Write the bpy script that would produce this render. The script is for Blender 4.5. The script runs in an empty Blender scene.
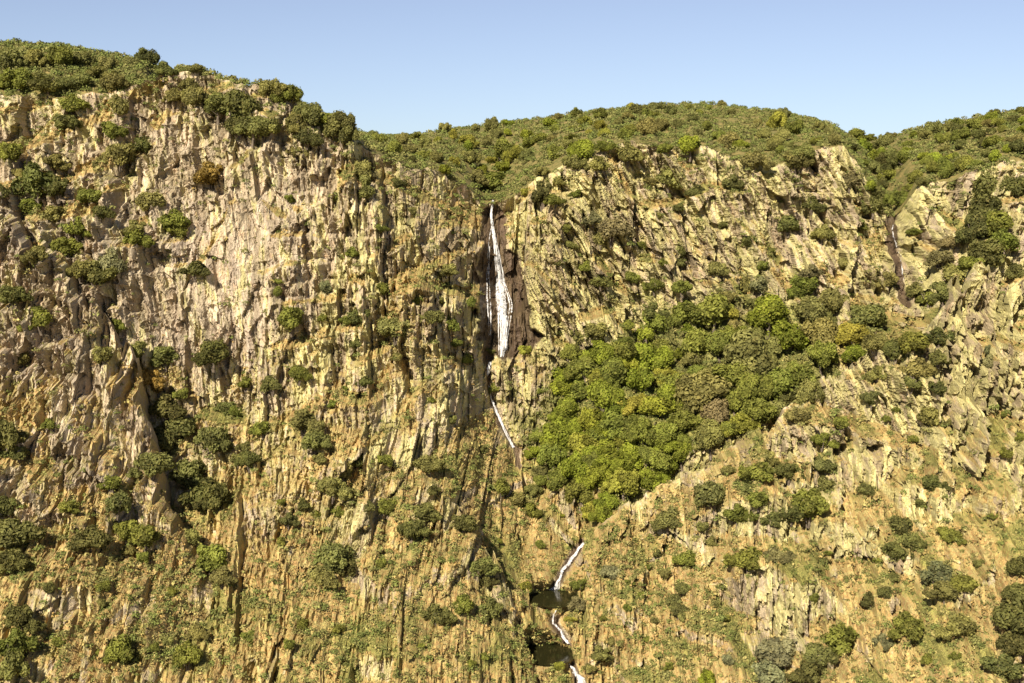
import bpy, math, random
import numpy as np
from mathutils import Vector
from mathutils.bvhtree import BVHTree

# ------------------------------------------------------------------ camera, sky, sun, exposure
S = bpy.context.scene
F_PX, HORIZON = 1334.0, 200.0                       # focal length in pixels, row of the horizon
PITCH = math.atan((341.5 - HORIZON) / F_PX)
cam_d = bpy.data.cameras.new("camera"); cam_d.sensor_width = 36.0
cam_d.lens = F_PX / 1024 * 36.0; cam_d.clip_start = 0.5; cam_d.clip_end = 6000
cam = bpy.data.objects.new("camera", cam_d); S.collection.objects.link(cam)
cam.location = (0, 0, 0); cam.rotation_euler = (math.pi / 2 - PITCH, 0, 0)
S.camera = cam

SUN_V = Vector((-0.30, -0.75, 0.60)).normalized()   # from the gorge towards the sun
w = bpy.data.worlds.new("World"); S.world = w; w.use_nodes = True
nt = w.node_tree; bg = nt.nodes["Background"]
sky = nt.nodes.new("ShaderNodeTexSky"); sky.sky_type = 'NISHITA'; sky.sun_disc = False
sky.sun_elevation = math.asin(SUN_V.z); sky.sun_rotation = math.atan2(SUN_V.x, SUN_V.y)
sky.altitude = 600; sky.air_density = 0.85; sky.dust_density = 0.5; sky.ozone_density = 5.0
hs = nt.nodes.new("ShaderNodeHueSaturation"); hs.inputs["Saturation"].default_value = .72; hs.inputs["Hue"].default_value = .508; hs.inputs["Value"].default_value = .94   # a slightly milky, violet-blue air
nt.links.new(sky.outputs[0], hs.inputs["Color"]); nt.links.new(hs.outputs[0], bg.inputs[0]); bg.inputs[1].default_value = 0.05
sun_d = bpy.data.lights.new("sun", 'SUN'); sun_d.energy = 4.7; sun_d.angle = math.radians(0.5)
sun_d.color = (1.0, 0.91, 0.75)
sun = bpy.data.objects.new("sun", sun_d); S.collection.objects.link(sun)
sun.rotation_euler = SUN_V.to_track_quat('Z', 'Y').to_euler(); sun.location = (0, 0, 120)
S.view_settings.view_transform = 'Standard'; S.view_settings.look = 'None'
S.view_settings.exposure = 1.26; S.view_settings.gamma = 1.0
S.cycles.max_bounces = 6; S.cycles.diffuse_bounces = 3; S.cycles.transparent_max_bounces = 8

rnd = random.Random(7)
C = S.collection.objects

# ------------------------------------------------------------------ small helpers
def ray(px, py):
    dx, dy = (px - 512) / F_PX, -(py - 341.5) / F_PX
    return np.array([dx, math.cos(PITCH) + dy * math.sin(PITCH), -math.sin(PITCH) + dy * math.cos(PITCH)])
def at(px, py, Y):
    d = ray(px, py); return d * (Y / d[1])
def project(X, Y, Z):
    fy = Y * math.cos(PITCH) - Z * math.sin(PITCH); uy = Y * math.sin(PITCH) + Z * math.cos(PITCH)
    return 512 + F_PX * X / fy, 341.5 - F_PX * uy / fy

TAB = np.random.RandomState(11).rand(1 << 16)
def hsh(ix, iy, k):
    h = ix.astype(np.int64) * 374761393 + iy.astype(np.int64) * 668265263 + k * 974711 + 12345
    h = (h ^ (h >> 13)) * 1274126177
    return TAB[(h ^ (h >> 16)) & 65535]
def vnoise(x, y, k):
    ix, iy = np.floor(x), np.floor(y); fx, fy = x - ix, y - iy
    fx = fx * fx * (3 - 2 * fx); fy = fy * fy * (3 - 2 * fy)
    a, b = hsh(ix, iy, k), hsh(ix + 1, iy, k); c, d = hsh(ix, iy + 1, k), hsh(ix + 1, iy + 1, k)
    return (a + (b - a) * fx) * (1 - fy) + (c + (d - c) * fx) * fy
def fbm(x, y, k, o=4):
    s, a, t = 0, 1.0, 0
    for i in range(o):
        s = s + a * vnoise(x, y, k + i * 17); t += a; a *= .5; x = x * 2.03 + 5.1; y = y * 2.03 + 1.7
    return s / t
def facets(u, v, k, tilt=1.0):
    """broken planar blocks: every cell has its own offset and its own tilt; also returns the distance to the joint"""
    iu, iv = np.floor(u), np.floor(v)
    d1 = np.full(u.shape, 9.0); d2 = np.full(u.shape, 9.0); out = np.zeros(u.shape)
    for a in (-1, 0, 1):
        for b in (-1, 0, 1):
            cu, cv = iu + a, iv + b
            x = u - cu - hsh(cu, cv, k); y = v - cv - hsh(cu, cv, k + 1)
            d = np.sqrt(x * x + y * y)
            h = (hsh(cu, cv, k + 2) - .5) + tilt * (x * (hsh(cu, cv, k + 3) - .5) + y * (hsh(cu, cv, k + 4) - .5)) * 2
            n = d < d1
            d2 = np.where(n, d1, np.minimum(d2, d)); out = np.where(n, h, out); d1 = np.where(n, d, d1)
    return out, d2 - d1
cl = lambda a: np.clip(a, 0, 1)
def sstep(a, b, x):
    t = np.clip((x - a) / (b - a), 0, 1); return t * t * (3 - 2 * t)
def blobs(px, py, L, base=0.0):
    """blend of soft regions (x, y, rx, ry, value)"""
    n = np.full(px.shape, base * .12); wsum = np.full(px.shape, .12)
    for x, y, rx, ry, v in L:
        g = np.exp(-((px - x) / rx) ** 2 - ((py - y) / ry) ** 2); n += g * v; wsum += g
    return n / wsum
def poly_dist(px, py, pts):
    """distance in px to a polyline"""
    best = np.full(px.shape, 1e9)
    for (x0, y0), (x1, y1) in zip(pts[:-1], pts[1:]):
        dx, dy = x1 - x0, y1 - y0; t = np.clip(((px - x0) * dx + (py - y0) * dy) / (dx * dx + dy * dy), 0, 1)
        best = np.minimum(best, np.hypot(px - x0 - t * dx, py - y0 - t * dy))
    return best
def inside(x, y, poly):
    r = False; j = len(poly) - 1
    for i in range(len(poly)):
        (xi, yi), (xj, yj) = poly[i], poly[j]
        if (yi > y) != (yj > y) and x < (xj - xi) * (y - yi) / (yj - yi) + xi: r = not r
        j = i
    return r

def quad_mesh(name, P, faces, smooth=False):
    me = bpy.data.meshes.new(name); P = np.asarray(P, np.float32); faces = np.asarray(faces, np.int32)
    k = faces.shape[1]
    me.vertices.add(len(P)); me.vertices.foreach_set("co", P.ravel())
    me.loops.add(faces.size); me.loops.foreach_set("vertex_index", faces.ravel())
    me.polygons.add(len(faces)); me.polygons.foreach_set("loop_start", np.arange(0, faces.size, k, dtype=np.int32))
    me.update(calc_edges=True)
    me.polygons.foreach_set("use_smooth", np.full(len(faces), smooth, bool))
    return me
def grid_faces(nr, nc):
    i = np.arange(nr * nc).reshape(nr, nc)
    return np.stack([i[:-1, :-1], i[:-1, 1:], i[1:, 1:], i[1:, :-1]], -1).reshape(-1, 4)
def add_attr(me, name, rgb):
    a = me.attributes.new(name, 'FLOAT_COLOR', 'POINT'); n = len(me.vertices)
    buf = np.ones((n, 4), np.float32)
    for i, c in enumerate(rgb): buf[:, i] = np.asarray(c).ravel()
    a.data.foreach_set("color", buf.ravel())
def link(name, me, mat=None, parent=None):
    o = bpy.data.objects.new(name, me); C.link(o)
    if mat: me.materials.append(mat)
    if parent: o.parent = parent
    return o
def tag(o, label=None, cat=None, group=None, kind=None):
    for k, v in (("label", label), ("category", cat), ("group", group), ("kind", kind)):
        if v: o[k] = v
    return o

# ------------------------------------------------------------------ materials
class NB:
    def __init__(s, name):
        s.m = bpy.data.materials.new(name); s.m.use_nodes = True; s.t = s.m.node_tree
        s.b = s.t.nodes["Principled BSDF"]; s.b.inputs["Roughness"].default_value = .9
        s.b.inputs["Specular IOR Level"].default_value = .15
    def n(s, typ, **kw):
        x = s.t.nodes.new(typ)
        for k, v in kw.items(): setattr(x, k, v)
        return x
    def l(s, a, b): s.t.links.new(a, b)
    def val(s, sock, v):
        if isinstance(v, (int, float)): sock.default_value = v
        elif isinstance(v, tuple): sock.default_value = (*v, 1) if len(v) == 3 else v
        else: s.l(v, sock)
    def mix(s, f, a, b, mode='MIX'):
        x = s.n("ShaderNodeMix", data_type='RGBA', blend_type=mode)
        s.val(x.inputs[0], f); s.val(x.inputs[6], a); s.val(x.inputs[7], b); return x.outputs[2]
    def math(s, op, a, b=0.0, clamp=False):
        x = s.n("ShaderNodeMath", operation=op, use_clamp=clamp); s.val(x.inputs[0], a); s.val(x.inputs[1], b); return x.outputs[0]
    def noise(s, scale, stretch=(1, 1, 1), detail=4, rough=.55, off=0.0):
        tc = s.n("ShaderNodeTexCoord"); mp = s.n("ShaderNodeMapping")
        mp.inputs["Scale"].default_value = stretch; mp.inputs["Location"].default_value = (off, off * .7, off * 1.3)
        s.l(tc.outputs["Object"], mp.inputs["Vector"])
        x = s.n("ShaderNodeTexNoise"); x.inputs["Scale"].default_value = scale
        x.inputs["Detail"].default_value = detail; x.inputs["Roughness"].default_value = rough
        s.l(mp.outputs[0], x.inputs["Vector"]); return x.outputs[0]
    def strata(s, scale, detail=4, rough=.55, off=0.0):
        a = s.n("ShaderNodeAttribute", attribute_name="strata"); mp = s.n("ShaderNodeMapping"); mp.inputs["Location"].default_value = (off, off * .7, off * 1.3)
        s.l(a.outputs["Vector"], mp.inputs["Vector"]); x = s.n("ShaderNodeTexNoise"); x.inputs["Scale"].default_value = scale
        x.inputs["Detail"].default_value = detail; x.inputs["Roughness"].default_value = rough; s.l(mp.outputs[0], x.inputs["Vector"]); return x.outputs[0]
    def ramp(s, v, lo, hi, a=0.0, b=1.0):
        x = s.n("ShaderNodeMapRange", interpolation_type='SMOOTHSTEP')
        s.val(x.inputs[0], v)
        for i, q in enumerate((lo, hi, a, b)): x.inputs[i + 1].default_value = q
        return x.outputs[0]
    def attr(s, name):
        a = s.n("ShaderNodeAttribute", attribute_name=name); q = s.n("ShaderNodeSeparateColor"); s.l(a.outputs["Color"], q.inputs[0])
        return q.outputs

def rock_material():
    b = NB("schist_rock")
    A, B = b.attr("mask_a"), b.attr("mask_b")           # grey, lichen, soil / grass, wet, tone
    n1 = b.strata(.45); n2 = b.strata(1.5, 5, .62, 3); n3 = b.noise(4.0, (1, 1, .55), 4, .6, 7); n4 = b.noise(.13, (1, 1, .5), 3, .5, 11)
    n6 = b.noise(.6, (1, 1, .6), 5, .65, 23)
    tan = b.mix(b.ramp(n1, .35, .65), (.285, .222, .130), (.45, .368, .222))
    grey = b.mix(b.ramp(n1, .35, .65), (.265, .210, .155), (.41, .340, .255))
    col = b.mix(b.math('ADD', A[0], b.math('MULTIPLY', b.math('ADD', b.math('SUBTRACT', n4, .5), b.math('SUBTRACT', b.math('MULTIPLY', B[2], .6), .3)), 1.2), True), tan, grey)
    col = b.mix(b.ramp(n6, .52, .68, 0, .45), col, (.42, .27, .15))          # iron stain
    lich = b.math('ADD', b.math('ADD', A[1], b.math('MULTIPLY', b.math('SUBTRACT', n2, .5), 2.4)), b.math('MULTIPLY', b.math('SUBTRACT', n1, .5), 2.2))
    col = b.mix(b.ramp(lich, .35, .85, 0, .75), col, b.mix(n3, (.32, .29, .092), (.48, .43, .185)))
    col = b.mix(b.ramp(n3, .60, .72, 0, .5), col, (.55, .49, .36))            # pale crust lichen
    n5 = b.noise(1.3, (1, 1, .8), 5, .6, 17)
    soil = b.mix(b.ramp(n5, .4, .6), (.325, .200, .072), (.35, .28, .105))
    col = b.mix(b.ramp(b.math('ADD', A[2], b.math('MULTIPLY', b.math('SUBTRACT', n5, .5), 1.3)), .35, .65, 0, .9), col, soil)
    grs = b.mix(b.ramp(n3, .4, .6), (.105, .115, .028), (.22, .20, .055))
    col = b.mix(b.ramp(b.math('ADD', B[0], b.math('MULTIPLY', b.math('SUBTRACT', n3, .5), 1.3)), .4, .65, 0, .9), col, grs)
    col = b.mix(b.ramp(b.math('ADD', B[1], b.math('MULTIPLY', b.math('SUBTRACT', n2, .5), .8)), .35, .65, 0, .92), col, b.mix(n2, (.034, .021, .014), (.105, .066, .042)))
    col = b.mix(1.0, col, b.ramp(n3, .25, .75, .72, 1.2), 'MULTIPLY'); col = b.mix(1.0, col, b.ramp(B[2], .1, .9, .74, 1.22), 'MULTIPLY')
    b.l(col, b.b.inputs["Base Color"])
    b.l(b.ramp(B[1], .3, .7, .92, .38), b.b.inputs["Roughness"])
    bp = b.n("ShaderNodeBump"); bp.inputs["Strength"].default_value = .75; bp.inputs["Distance"].default_value = .35
    b.l(b.math('ADD', n3, b.math('MULTIPLY', n2, 1.4)), bp.inputs["Height"]); b.l(bp.outputs[0], b.b.inputs["Normal"])
    return b.m
def soil_material():
    b = NB("hill_soil"); n2 = b.noise(.5); n3 = b.noise(2.0, off=4)
    col = b.mix(b.ramp(n2, .35, .65), (.17, .135, .045), (.085, .09, .026)); col = b.mix(b.ramp(n3, .5, .7), col, (.27, .19, .08))
    b.l(col, b.b.inputs["Base Color"]); return b.m
def foliage_material():
    b = NB("foliage")
    oi = b.n("ShaderNodeObjectInfo"); A = b.attr("leaf")            # clump tone, leaf tone
    n = b.noise(.9, off=2)
    t = b.math('ADD', b.math('MULTIPLY', A[0], .75), b.math('MULTIPLY', A[1], .5))
    col = b.mix(1.0, oi.outputs["Color"], b.ramp(t, .1, 1.1, .55, 1.55), 'MULTIPLY')
    col = b.mix(b.ramp(b.math('ADD', A[1], b.math('MULTIPLY', n, .5)), .95, 1.3, 0, .45), col, (.20, .15, .045))
    b.l(col, b.b.inputs["Base Color"]); b.b.inputs["Roughness"].default_value = .7
    tr = b.n("ShaderNodeBsdfTranslucent"); b.l(b.mix(1.0, col, (1.1, 1.15, .6), 'MULTIPLY'), tr.inputs[0])
    ms = b.n("ShaderNodeMixShader"); ms.inputs[0].default_value = .38
    b.l(b.b.outputs[0], ms.inputs[1]); b.l(tr.outputs[0], ms.inputs[2])
    b.l(ms.outputs[0], b.t.nodes["Material Output"].inputs[0]); return b.m
def tuft_material(name, cols):
    b = NB(name); A = b.attr("leaf")
    c = b.mix(b.ramp(A[0], .15, .4), cols[0], cols[1]); c = b.mix(b.ramp(A[0], .45, .6), c, cols[2]); c = b.mix(b.ramp(A[0], .75, .9), c, cols[3])
    b.l(b.mix(1.0, c, b.ramp(A[1], 0, 1, .7, 1.3), 'MULTIPLY'), b.b.inputs["Base Color"]); return b.m
def plain(name, c, rough=.9, var=.3, scale=3):
    b = NB(name); n = b.noise(scale); b.l(b.mix(1.0, c, b.ramp(n, .3, .7, 1 - var, 1 + var), 'MULTIPLY'), b.b.inputs["Base Color"])
    b.b.inputs["Roughness"].default_value = rough; return b.m
def falls_material():
    b = NB("white_water"); A = b.attr("flow")                 # across, along, density
    n = b.noise(1.3, (2.4, 2.4, .11), 5, .65); n2 = b.noise(.8, (1.4, 1.4, .35), 4, .6, 5)
    b.l(b.mix(b.ramp(n, .35, .65), (.46, .44, .43), (.76, .75, .74)), b.b.inputs["Base Color"])
    b.b.inputs["Roughness"].default_value = .55
    al = b.math('ADD', A[2], b.math('MULTIPLY', b.math('SUBTRACT', b.math('MULTIPLY', b.math('ADD', n, n2), .5), .5), 3.0))
    tp = b.n("ShaderNodeBsdfTransparent"); ms = b.n("ShaderNodeMixShader")
    b.l(b.ramp(al, .05, .95, 0, 1), ms.inputs[0]); b.l(tp.outputs[0], ms.inputs[1]); b.l(b.b.outputs[0], ms.inputs[2])
    b.l(ms.outputs[0], b.t.nodes["Material Output"].inputs[0]); return b.m
def pool_material():
    b = NB("pool_water"); n = b.noise(.25)
    b.l(b.mix(n, (.008, .009, .003), (.022, .020, .007)), b.b.inputs["Base Color"])
    b.b.inputs["Roughness"].default_value = .12; b.b.inputs["Specular IOR Level"].default_value = .18
    bp = b.n("ShaderNodeBump"); bp.inputs["Strength"].default_value = .12; bp.inputs["Distance"].default_value = .1
    b.l(b.noise(2.5, (1, 1, 1), 2), bp.inputs["Height"]); b.l(bp.outputs[0], b.b.inputs["Normal"]); return b.m
M_ROCK, M_SOIL, M_LEAF = rock_material(), soil_material(), foliage_material()
M_BARK = plain("bark", (.12, .095, .07)); M_FALL, M_POOL = falls_material(), pool_material()
M_GRASS = tuft_material("dry_grass", [(.26, .175, .060), (.27, .225, .080), (.17, .165, .050), (.115, .125, .036)])
M_SCRUB = tuft_material("scrub_leaves", [(.135, .128, .040), (.095, .108, .028), (.115, .130, .032), (.16, .15, .048)])

# ------------------------------------------------------------------ the gorge wall: base relief surveyed as (column, row, distance)
RELIEF = [
 (-60,683,222),(-60,450,254),(-60,250,282),(0,683,222),(0,550,240),(0,430,256),(0,300,272),(0,200,282),(0,110,300),
 (70,683,222),(70,550,241),(70,430,256),(70,320,267),(70,230,276),(70,120,300),(125,683,221),(130,550,240),(130,450,256),(125,360,264),(140,250,276),(140,150,291),
 (178,450,268),(185,380,276),(180,500,262),(190,560,250),(190,650,226),(230,650,226),(240,550,246),(240,450,264),(230,350,275),(230,250,282),(230,150,292),(230,90,298),
 (320,683,222),(320,560,246),(320,450,257),(320,350,270),(320,250,282),(320,170,291),(320,110,298),
 (400,683,222),(400,580,242),(400,480,258),(400,380,273),(400,280,283),(400,200,294),(430,170,306),
 (450,683,226),(460,600,238),(450,500,256),(450,400,273),(452,300,290),(455,220,300),
 (495,205,320),(497,280,317),(500,350,312),(490,365,306),(490,400,305),(510,445,299),
 (540,250,305),(545,320,304),(530,200,311),(525,370,299),(540,420,300),
 (520,480,293),(545,530,283),(580,545,278),(555,585,261),(550,612,256),(548,655,247),(575,683,243),
 (490,550,262),(512,615,246),(520,668,234),(640,560,269),(640,620,259),(640,683,247),(600,600,256),(600,660,243),
 (600,505,280),(560,480,288),(560,420,298),(600,380,302),(640,420,293),(680,440,285),(650,350,318),(700,380,300),(750,400,291),(760,340,308),(820,370,298),(850,330,310),(900,320,314),(700,300,312),(620,310,308),
 (600,270,313),(600,200,316),(680,250,319),(680,190,323),(760,270,319),(760,200,324),(830,270,319),(830,200,325),(893,300,322),(893,230,330),(930,270,318),(930,210,326),(985,250,312),(1010,200,320),(870,260,320),(920,250,322),
 (650,510,286),(700,490,288),(760,455,290),(820,410,294),(870,375,298),(940,345,304),(960,300,310),(1000,280,312),(1060,270,312),
 (700,560,280),(760,530,282),(820,500,284),(880,450,290),(940,420,294),(1000,400,298),(1060,400,298),
 (700,640,268),(760,620,268),(820,600,270),(880,560,274),(940,520,278),(1000,500,280),(1060,500,280),
 (760,683,256),(820,683,256),(880,660,260),(940,640,264),(1000,620,266),(1060,620,266),(1060,700,256),(940,700,254)]
BRINK = [(-110,96,300),(-60,95,300),(0,95,300),(60,98,300),(120,88,300),(160,72,298),(200,70,298),(250,84,298),(300,102,298),(340,126,298),(365,148,300),(400,165,303),(440,172,308),(468,190,316),(481,203,321),(493,203,325),(503,201,322),(514,194,318),(530,185,318),(560,168,319),(600,152,320),(630,142,322),(680,150,325),(710,145,326),(740,160,326),(780,165,327),(810,155,328),(840,145,328),(860,165,329),(885,212,334),(893,216,335),(902,208,332),(920,182,330),(950,180,328),(985,165,326),(1024,160,324),(1100,160,322)]
brink = np.array([at(*p) for p in BRINK]); BXo = np.argsort(brink[:, 0]); brink = brink[BXo]
ctrl = np.array([at(*p) for p in RELIEF] + [at(px, py + 4, d) for px, py, d in BRINK])
def make_base(pts, x0, x1):
    """smooth surface Y(X, Z) through surveyed points, tabulated on a grid"""
    cx, cz, cy = pts[:, 0], pts[:, 2], pts[:, 1]; n = len(cx)
    K = np.zeros((n + 3, n + 3)); K[:n, :n] = np.hypot(cx[:, None] - cx, cz[:, None] - cz) + np.eye(n) * -1.5
    K[:n, n] = 1; K[:n, n + 1] = cx; K[:n, n + 2] = cz; K[n:, :n] = K[:n, n:].T
    sol = np.linalg.solve(K, np.r_[cy, 0, 0, 0])
    gx, gz = np.arange(x0, x1, 2.0), np.arange(-110, 50, 0.5); GX, GZ = np.meshgrid(gx, gz); G = np.zeros(GX.shape)
    for i in range(n): G += sol[i] * np.hypot(GX - cx[i], GZ - cz[i])
    G += sol[n] + sol[n + 1] * GX + sol[n + 2] * GZ
    for ax, kk in [(0, [.25, .5, .25]), (1, [.25, .5, .25])] * 3:
        G = np.apply_along_axis(lambda r: np.convolve(np.pad(r, 1, 'edge'), kk, 'valid'), ax, G)
    def base(X, Z):
        u = np.clip((X - gx[0]) / 2.0, 0, len(gx) - 1.001); v = np.clip((Z - gz[0]) / 0.5, 0, len(gz) - 1.001)
        i, j = u.astype(int), v.astype(int); a, b = u - i, v - j
        return (G[j, i] * (1 - a) + G[j, i + 1] * a) * (1 - b) + (G[j + 1, i] * (1 - a) + G[j + 1, i + 1] * a) * b
    return base
STEP = 0.175
ZB = -97.0; NR = int(112 / STEP); NC = int(250 / STEP)
s = np.linspace(-1, 1, NC)
ztop = np.zeros(NC)
Wz = lambda z: 98 + (z - ZB) / 110 * 50
for _ in range(12): ztop = .5 * ztop + .5 * np.interp(s * Wz(ztop), brink[:, 0], brink[:, 2])
ztop += (fbm(s * 60, s * 0, 900, 4) - .5) * 3.0
t = np.linspace(0, 1, NR)[:, None]
Z = ZB + (ztop[None] - ZB) * t; X = s[None] * Wz(Z)
Y0 = make_base(ctrl, -190, 191)(X, Z)

fall_line = [(493,200),(492,225),(497,262),(502,300),(503,352)]
right_line = [(893,215),(896,240),(901,268),(908,305)]
lower_line = [(489,356),(488,378),(492,400),(503,428),(514,447),(519,466)]
creek_line = [(582,543),(570,560),(561,574),(555,588)]
creek2 = [(556,612),(553,622),(562,634),(567,644)]; creek3 = [(572,664),(577,674),(583,692)]
POOLS = [(554,598,258.0,4.9,6.0),(547,654,247.0,4.9,6.0)]
pools = [(at(px, py, d), a, L) for px, py, d, a, L in POOLS]
def blur(a, r):
    k = np.ones(2 * r + 1) / (2 * r + 1)
    c = np.cumsum(np.pad(a, ((r + 1, r), (0, 0)), 'edge'), 0); a = (c[2 * r + 1:] - c[:-2 * r - 1]) / (2 * r + 1)
    c = np.cumsum(np.pad(a, ((0, 0), (r + 1, r)), 'edge'), 1); return (c[:, 2 * r + 1:] - c[:, :-2 * r - 1]) / (2 * r + 1)
def build_wall(name, X, Z, Y0, ztop, main):
    PX, PY = project(X, Y0, Z)
    # regions of the wall
    LEAN = blobs(PX, PY, [(720,230,130,80,.42),(600,260,60,80,.40),(900,240,50,60,.30),(560,220,40,60,.12),(100,400,80,100,-.08),(250,270,120,120,.0),(420,300,60,120,-.05),(430,500,90,60,-.35),
       (530,580,40,90,.5),(980,380,70,90,.05),(800,560,150,100,-.04),(300,640,200,60,-.05),(850,400,60,30,.9)])
    ROCK = blobs(PX, PY, [(230,260,110,110,1.05),(60,400,90,110,.95),(130,120,150,40,.8),(420,260,90,90,.9),(545,270,60,90,1.1),(720,230,150,80,.85),(920,240,60,60,.85),(970,380,80,90,1.0),
       (350,560,160,60,.9),(520,600,60,80,.9),(670,600,70,90,.75),(800,640,120,60,.95),(950,580,80,100,.85),(680,400,120,60,.2),(820,430,60,40,1.0),(440,450,80,60,.8),(250,430,70,60,.65),(60,580,100,70,.7),(180,420,40,50,.5)], .75)
    GREY = blobs(PX, PY, [(225,260,60,90,.75),(80,400,80,120,.65),(10,225,30,30,1),(130,130,120,50,.45),(420,240,60,60,.25),(760,600,50,40,.5),(440,560,80,50,.35),(560,270,60,90,.05),(960,400,80,90,.0),(250,520,100,50,.5),(520,400,40,40,.5),(650,520,60,30,.5)], .33)
    LICH = blobs(PX, PY, [(225,260,70,90,.28),(80,400,80,120,.22),(330,380,60,100,.62),(430,230,60,60,.55),(555,260,60,100,.82),(700,230,120,70,.62),(920,230,60,60,.72),(970,380,80,110,.80),(800,500,120,80,.70),(330,640,150,50,.72),(380,520,100,50,.6),(60,620,80,60,.5),(620,600,60,60,.45),(440,620,80,60,.55)], .42)

    # gullies, strata, ledges and broken blocks
    big, _ = facets(X / 17 + fbm(X / 40, Z / 40, 60) * 1.0, Z / 24, 3, 1.3)
    ph = Z / 10.5 + 2.8 * fbm(X / 34, Z / 26, 40, 3) + .028 * np.abs(X - 2) - .01 * X
    saw = ph - np.floor(ph); saw = np.where(saw < .74, -saw * .9, -.666 + (saw - .74) / .26 * .666)
    ledge_amp = sstep(.38, .62, fbm(X / 22, Z / 14, 50, 3))
    PLT = blobs(PX, PY, [(720,230,150,80,1.0),(585,290,40,60,1.3),(920,240,60,60,1.3),(970,380,70,110,2.0),(810,500,130,100,.9),(330,620,150,50,.6),(230,250,80,80,.35),(80,420,80,120,.8),(660,600,60,60,.3)], .7)
    COL = blobs(PX, PY, [(970,370,60,90,1.35),(925,225,45,50,1.0),(820,430,50,25,.9),(900,600,40,50,1.0),(820,500,40,40,.8),(700,220,120,60,.5),(580,280,40,60,.55),(330,630,140,45,.3),(440,220,50,50,.35),(80,400,80,100,.6),(60,600,70,80,.55),(800,620,150,70,.6),(660,590,60,70,.5),(470,560,90,80,.15),(230,260,60,80,.1)], .3)
    SL = np.clip(np.gradient(Y0, axis=0) / np.gradient(Z, axis=0), .12, .62)
    _c = np.linalg.lstsq(np.stack([np.ones(X.size), X.ravel(), Z.ravel()], 1)[::97], Y0.ravel()[::97], rcond=None)[0]
    XS = X * (1 + (1.0 if main else .3) * (265 / (_c[0] + _c[1] * X + _c[2] * Z) - 1))                                # the beds strike obliquely, fanning round the gorge
    LV = (-.26, 0.0, .42); mid = 0; fine = 0; tone_b = 0; wk = [np.exp(-((LEAN - L_) / .11) ** 2) + 1e-4 for L_ in LV]; wt = sum(wk)
    for L_, wgt_ in zip(LV, wk):
        u = XS + L_ * Z + .55 * (fbm(X / 3, Z / 9, 64, 3) - .5) * 2; k = int(L_ * 100) + 200
        m1, _ = facets(u / 5.0, Z / 17, k + 21, 1.6)
        m2, e2 = facets(u / 2.1, Z / 5.6, k + 33, 1.9)
        m3, e3 = facets(u / .8, Z / 2.6, k + 45, 1.8)
        # upright plates with open joints between them
        pu = u / 2.5; pc = np.floor(pu); pf = pu - pc
        jw = .05 + .10 * hsh(pc, pc * 0, 7); jo = vnoise(X / 7 + hsh(pc, pc * 0, 9) * 50, Z / 4.5, 110)
        joint = np.exp(-((np.minimum(pf, 1 - pf)) / jw) ** 2) * sstep(.56, .72, jo)
        plate = (hsh(pc, np.floor(Z / 8 + hsh(pc, pc * 0, 5) * 9), 13) - .5) + (pf - .5) * (hsh(pc, np.floor(Z / 9), 17) - .5) * 1.2
        q_ = wgt_ / wt
        mid = mid + q_ * m1
        # upright columns: each stands plumb up to its own top, then steps back to the slope
        cu = u / 2.9 + .10 * m1 + .25 * (fbm(X / 4, Z / 9, k + 70, 2) - .5); cc = np.floor(cu); ce = np.minimum(cu - cc, cc + 1 - cu)
        H_ = 7 + 9 * hsh(cc, cc * 0, 31); fz = Z / H_ + hsh(cc, cc * 0, 32) * 9; fz_ = fz - np.floor(fz); lev = np.floor(fz)
        column = (fz_ - .5) * H_ * .9 * SL + 1.6 * (hsh(cc, lev, 33) - .5) - 1.1 * np.exp(-(ce / .07) ** 2) * (hsh(cc, lev, 36) > .4)
        c2 = u / 1.15 + .15 * m2; k2 = np.floor(c2); H2 = 1.7 + 2.8 * hsh(k2, k2 * 0, 41); f2 = Z / H2 + hsh(k2, k2 * 0, 42) * 9; l2 = np.floor(f2)
        mini = (f2 - l2 - .5) * H2 * .6 * SL + .7 * (hsh(k2, l2, 43) - .5) - .5 * np.exp(-(np.minimum(c2 - k2, k2 + 1 - c2) / .09) ** 2) * (hsh(k2, l2, 44) > .55)
        tone_b = tone_b + q_ * (hsh(np.floor(u / 1.5), np.floor(Z / 9 + hsh(np.floor(u / 1.5), 0 * u, 3) * 9), k + 9) * .45 + .55 * hsh(np.floor(u / .6), np.floor(Z / 3 + hsh(np.floor(u / .6), 0 * u, 4) * 9), k + 10))
        fine = fine + q_ * (m2 * 1.25 + m3 * (.3 + .9 * sstep(.45, .65, fbm(X / 9, Z / 9, 570, 3))) - .5 * np.exp(-(e2 / .06) ** 2) - .25 * np.exp(-(e3 / .08) ** 2) + PLT * (joint * 2.4 + plate * 1.5) - COL * column - mini * .95 * (1 - .55 * np.exp(-((PX - 330) / 190) ** 2 - ((PY - 570) / 110) ** 2)) * sstep(.36, .62, fbm(X / 11, Z / 15, 560, 3)))
    rub = np.minimum(0, facets(X / 1.15, Z / .95, 57, .6)[0] - .12)                  # stones lying on the gentle ground
    rough = fbm(X / .8, Z / 2.2, 90, 4) - .5
    US = XS + np.array(LV)[np.argmax(np.stack(wk), 0)] * Z
    R = ROCK
    Yd = big * 5.2 * R + saw * 4.4 * ledge_amp * (.6 + .4 * R)
    yc = Y0 + Yd; up = np.maximum.accumulate(yc, 0); dn = np.minimum.accumulate(yc[::-1], 0)[::-1]
    Yd = .5 * (up + dn) + .06 * Z - Y0
    dip = 1 - .68 * np.exp(-((PX - 228) / 60) ** 2 - ((PY - 260) / 80) ** 2)        # the broad bare slab is smoother
    Ycoarse = Y0 + Yd + mid * 2.6 * R * dip
    Yd = Yd + np.clip(R + .15, .3, 1.1) * dip * (mid * 2.6 + fine) + rough * .55 + cl(1.15 - R) * rub * 1.6
    dz = np.gradient(Z, axis=0)
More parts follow.
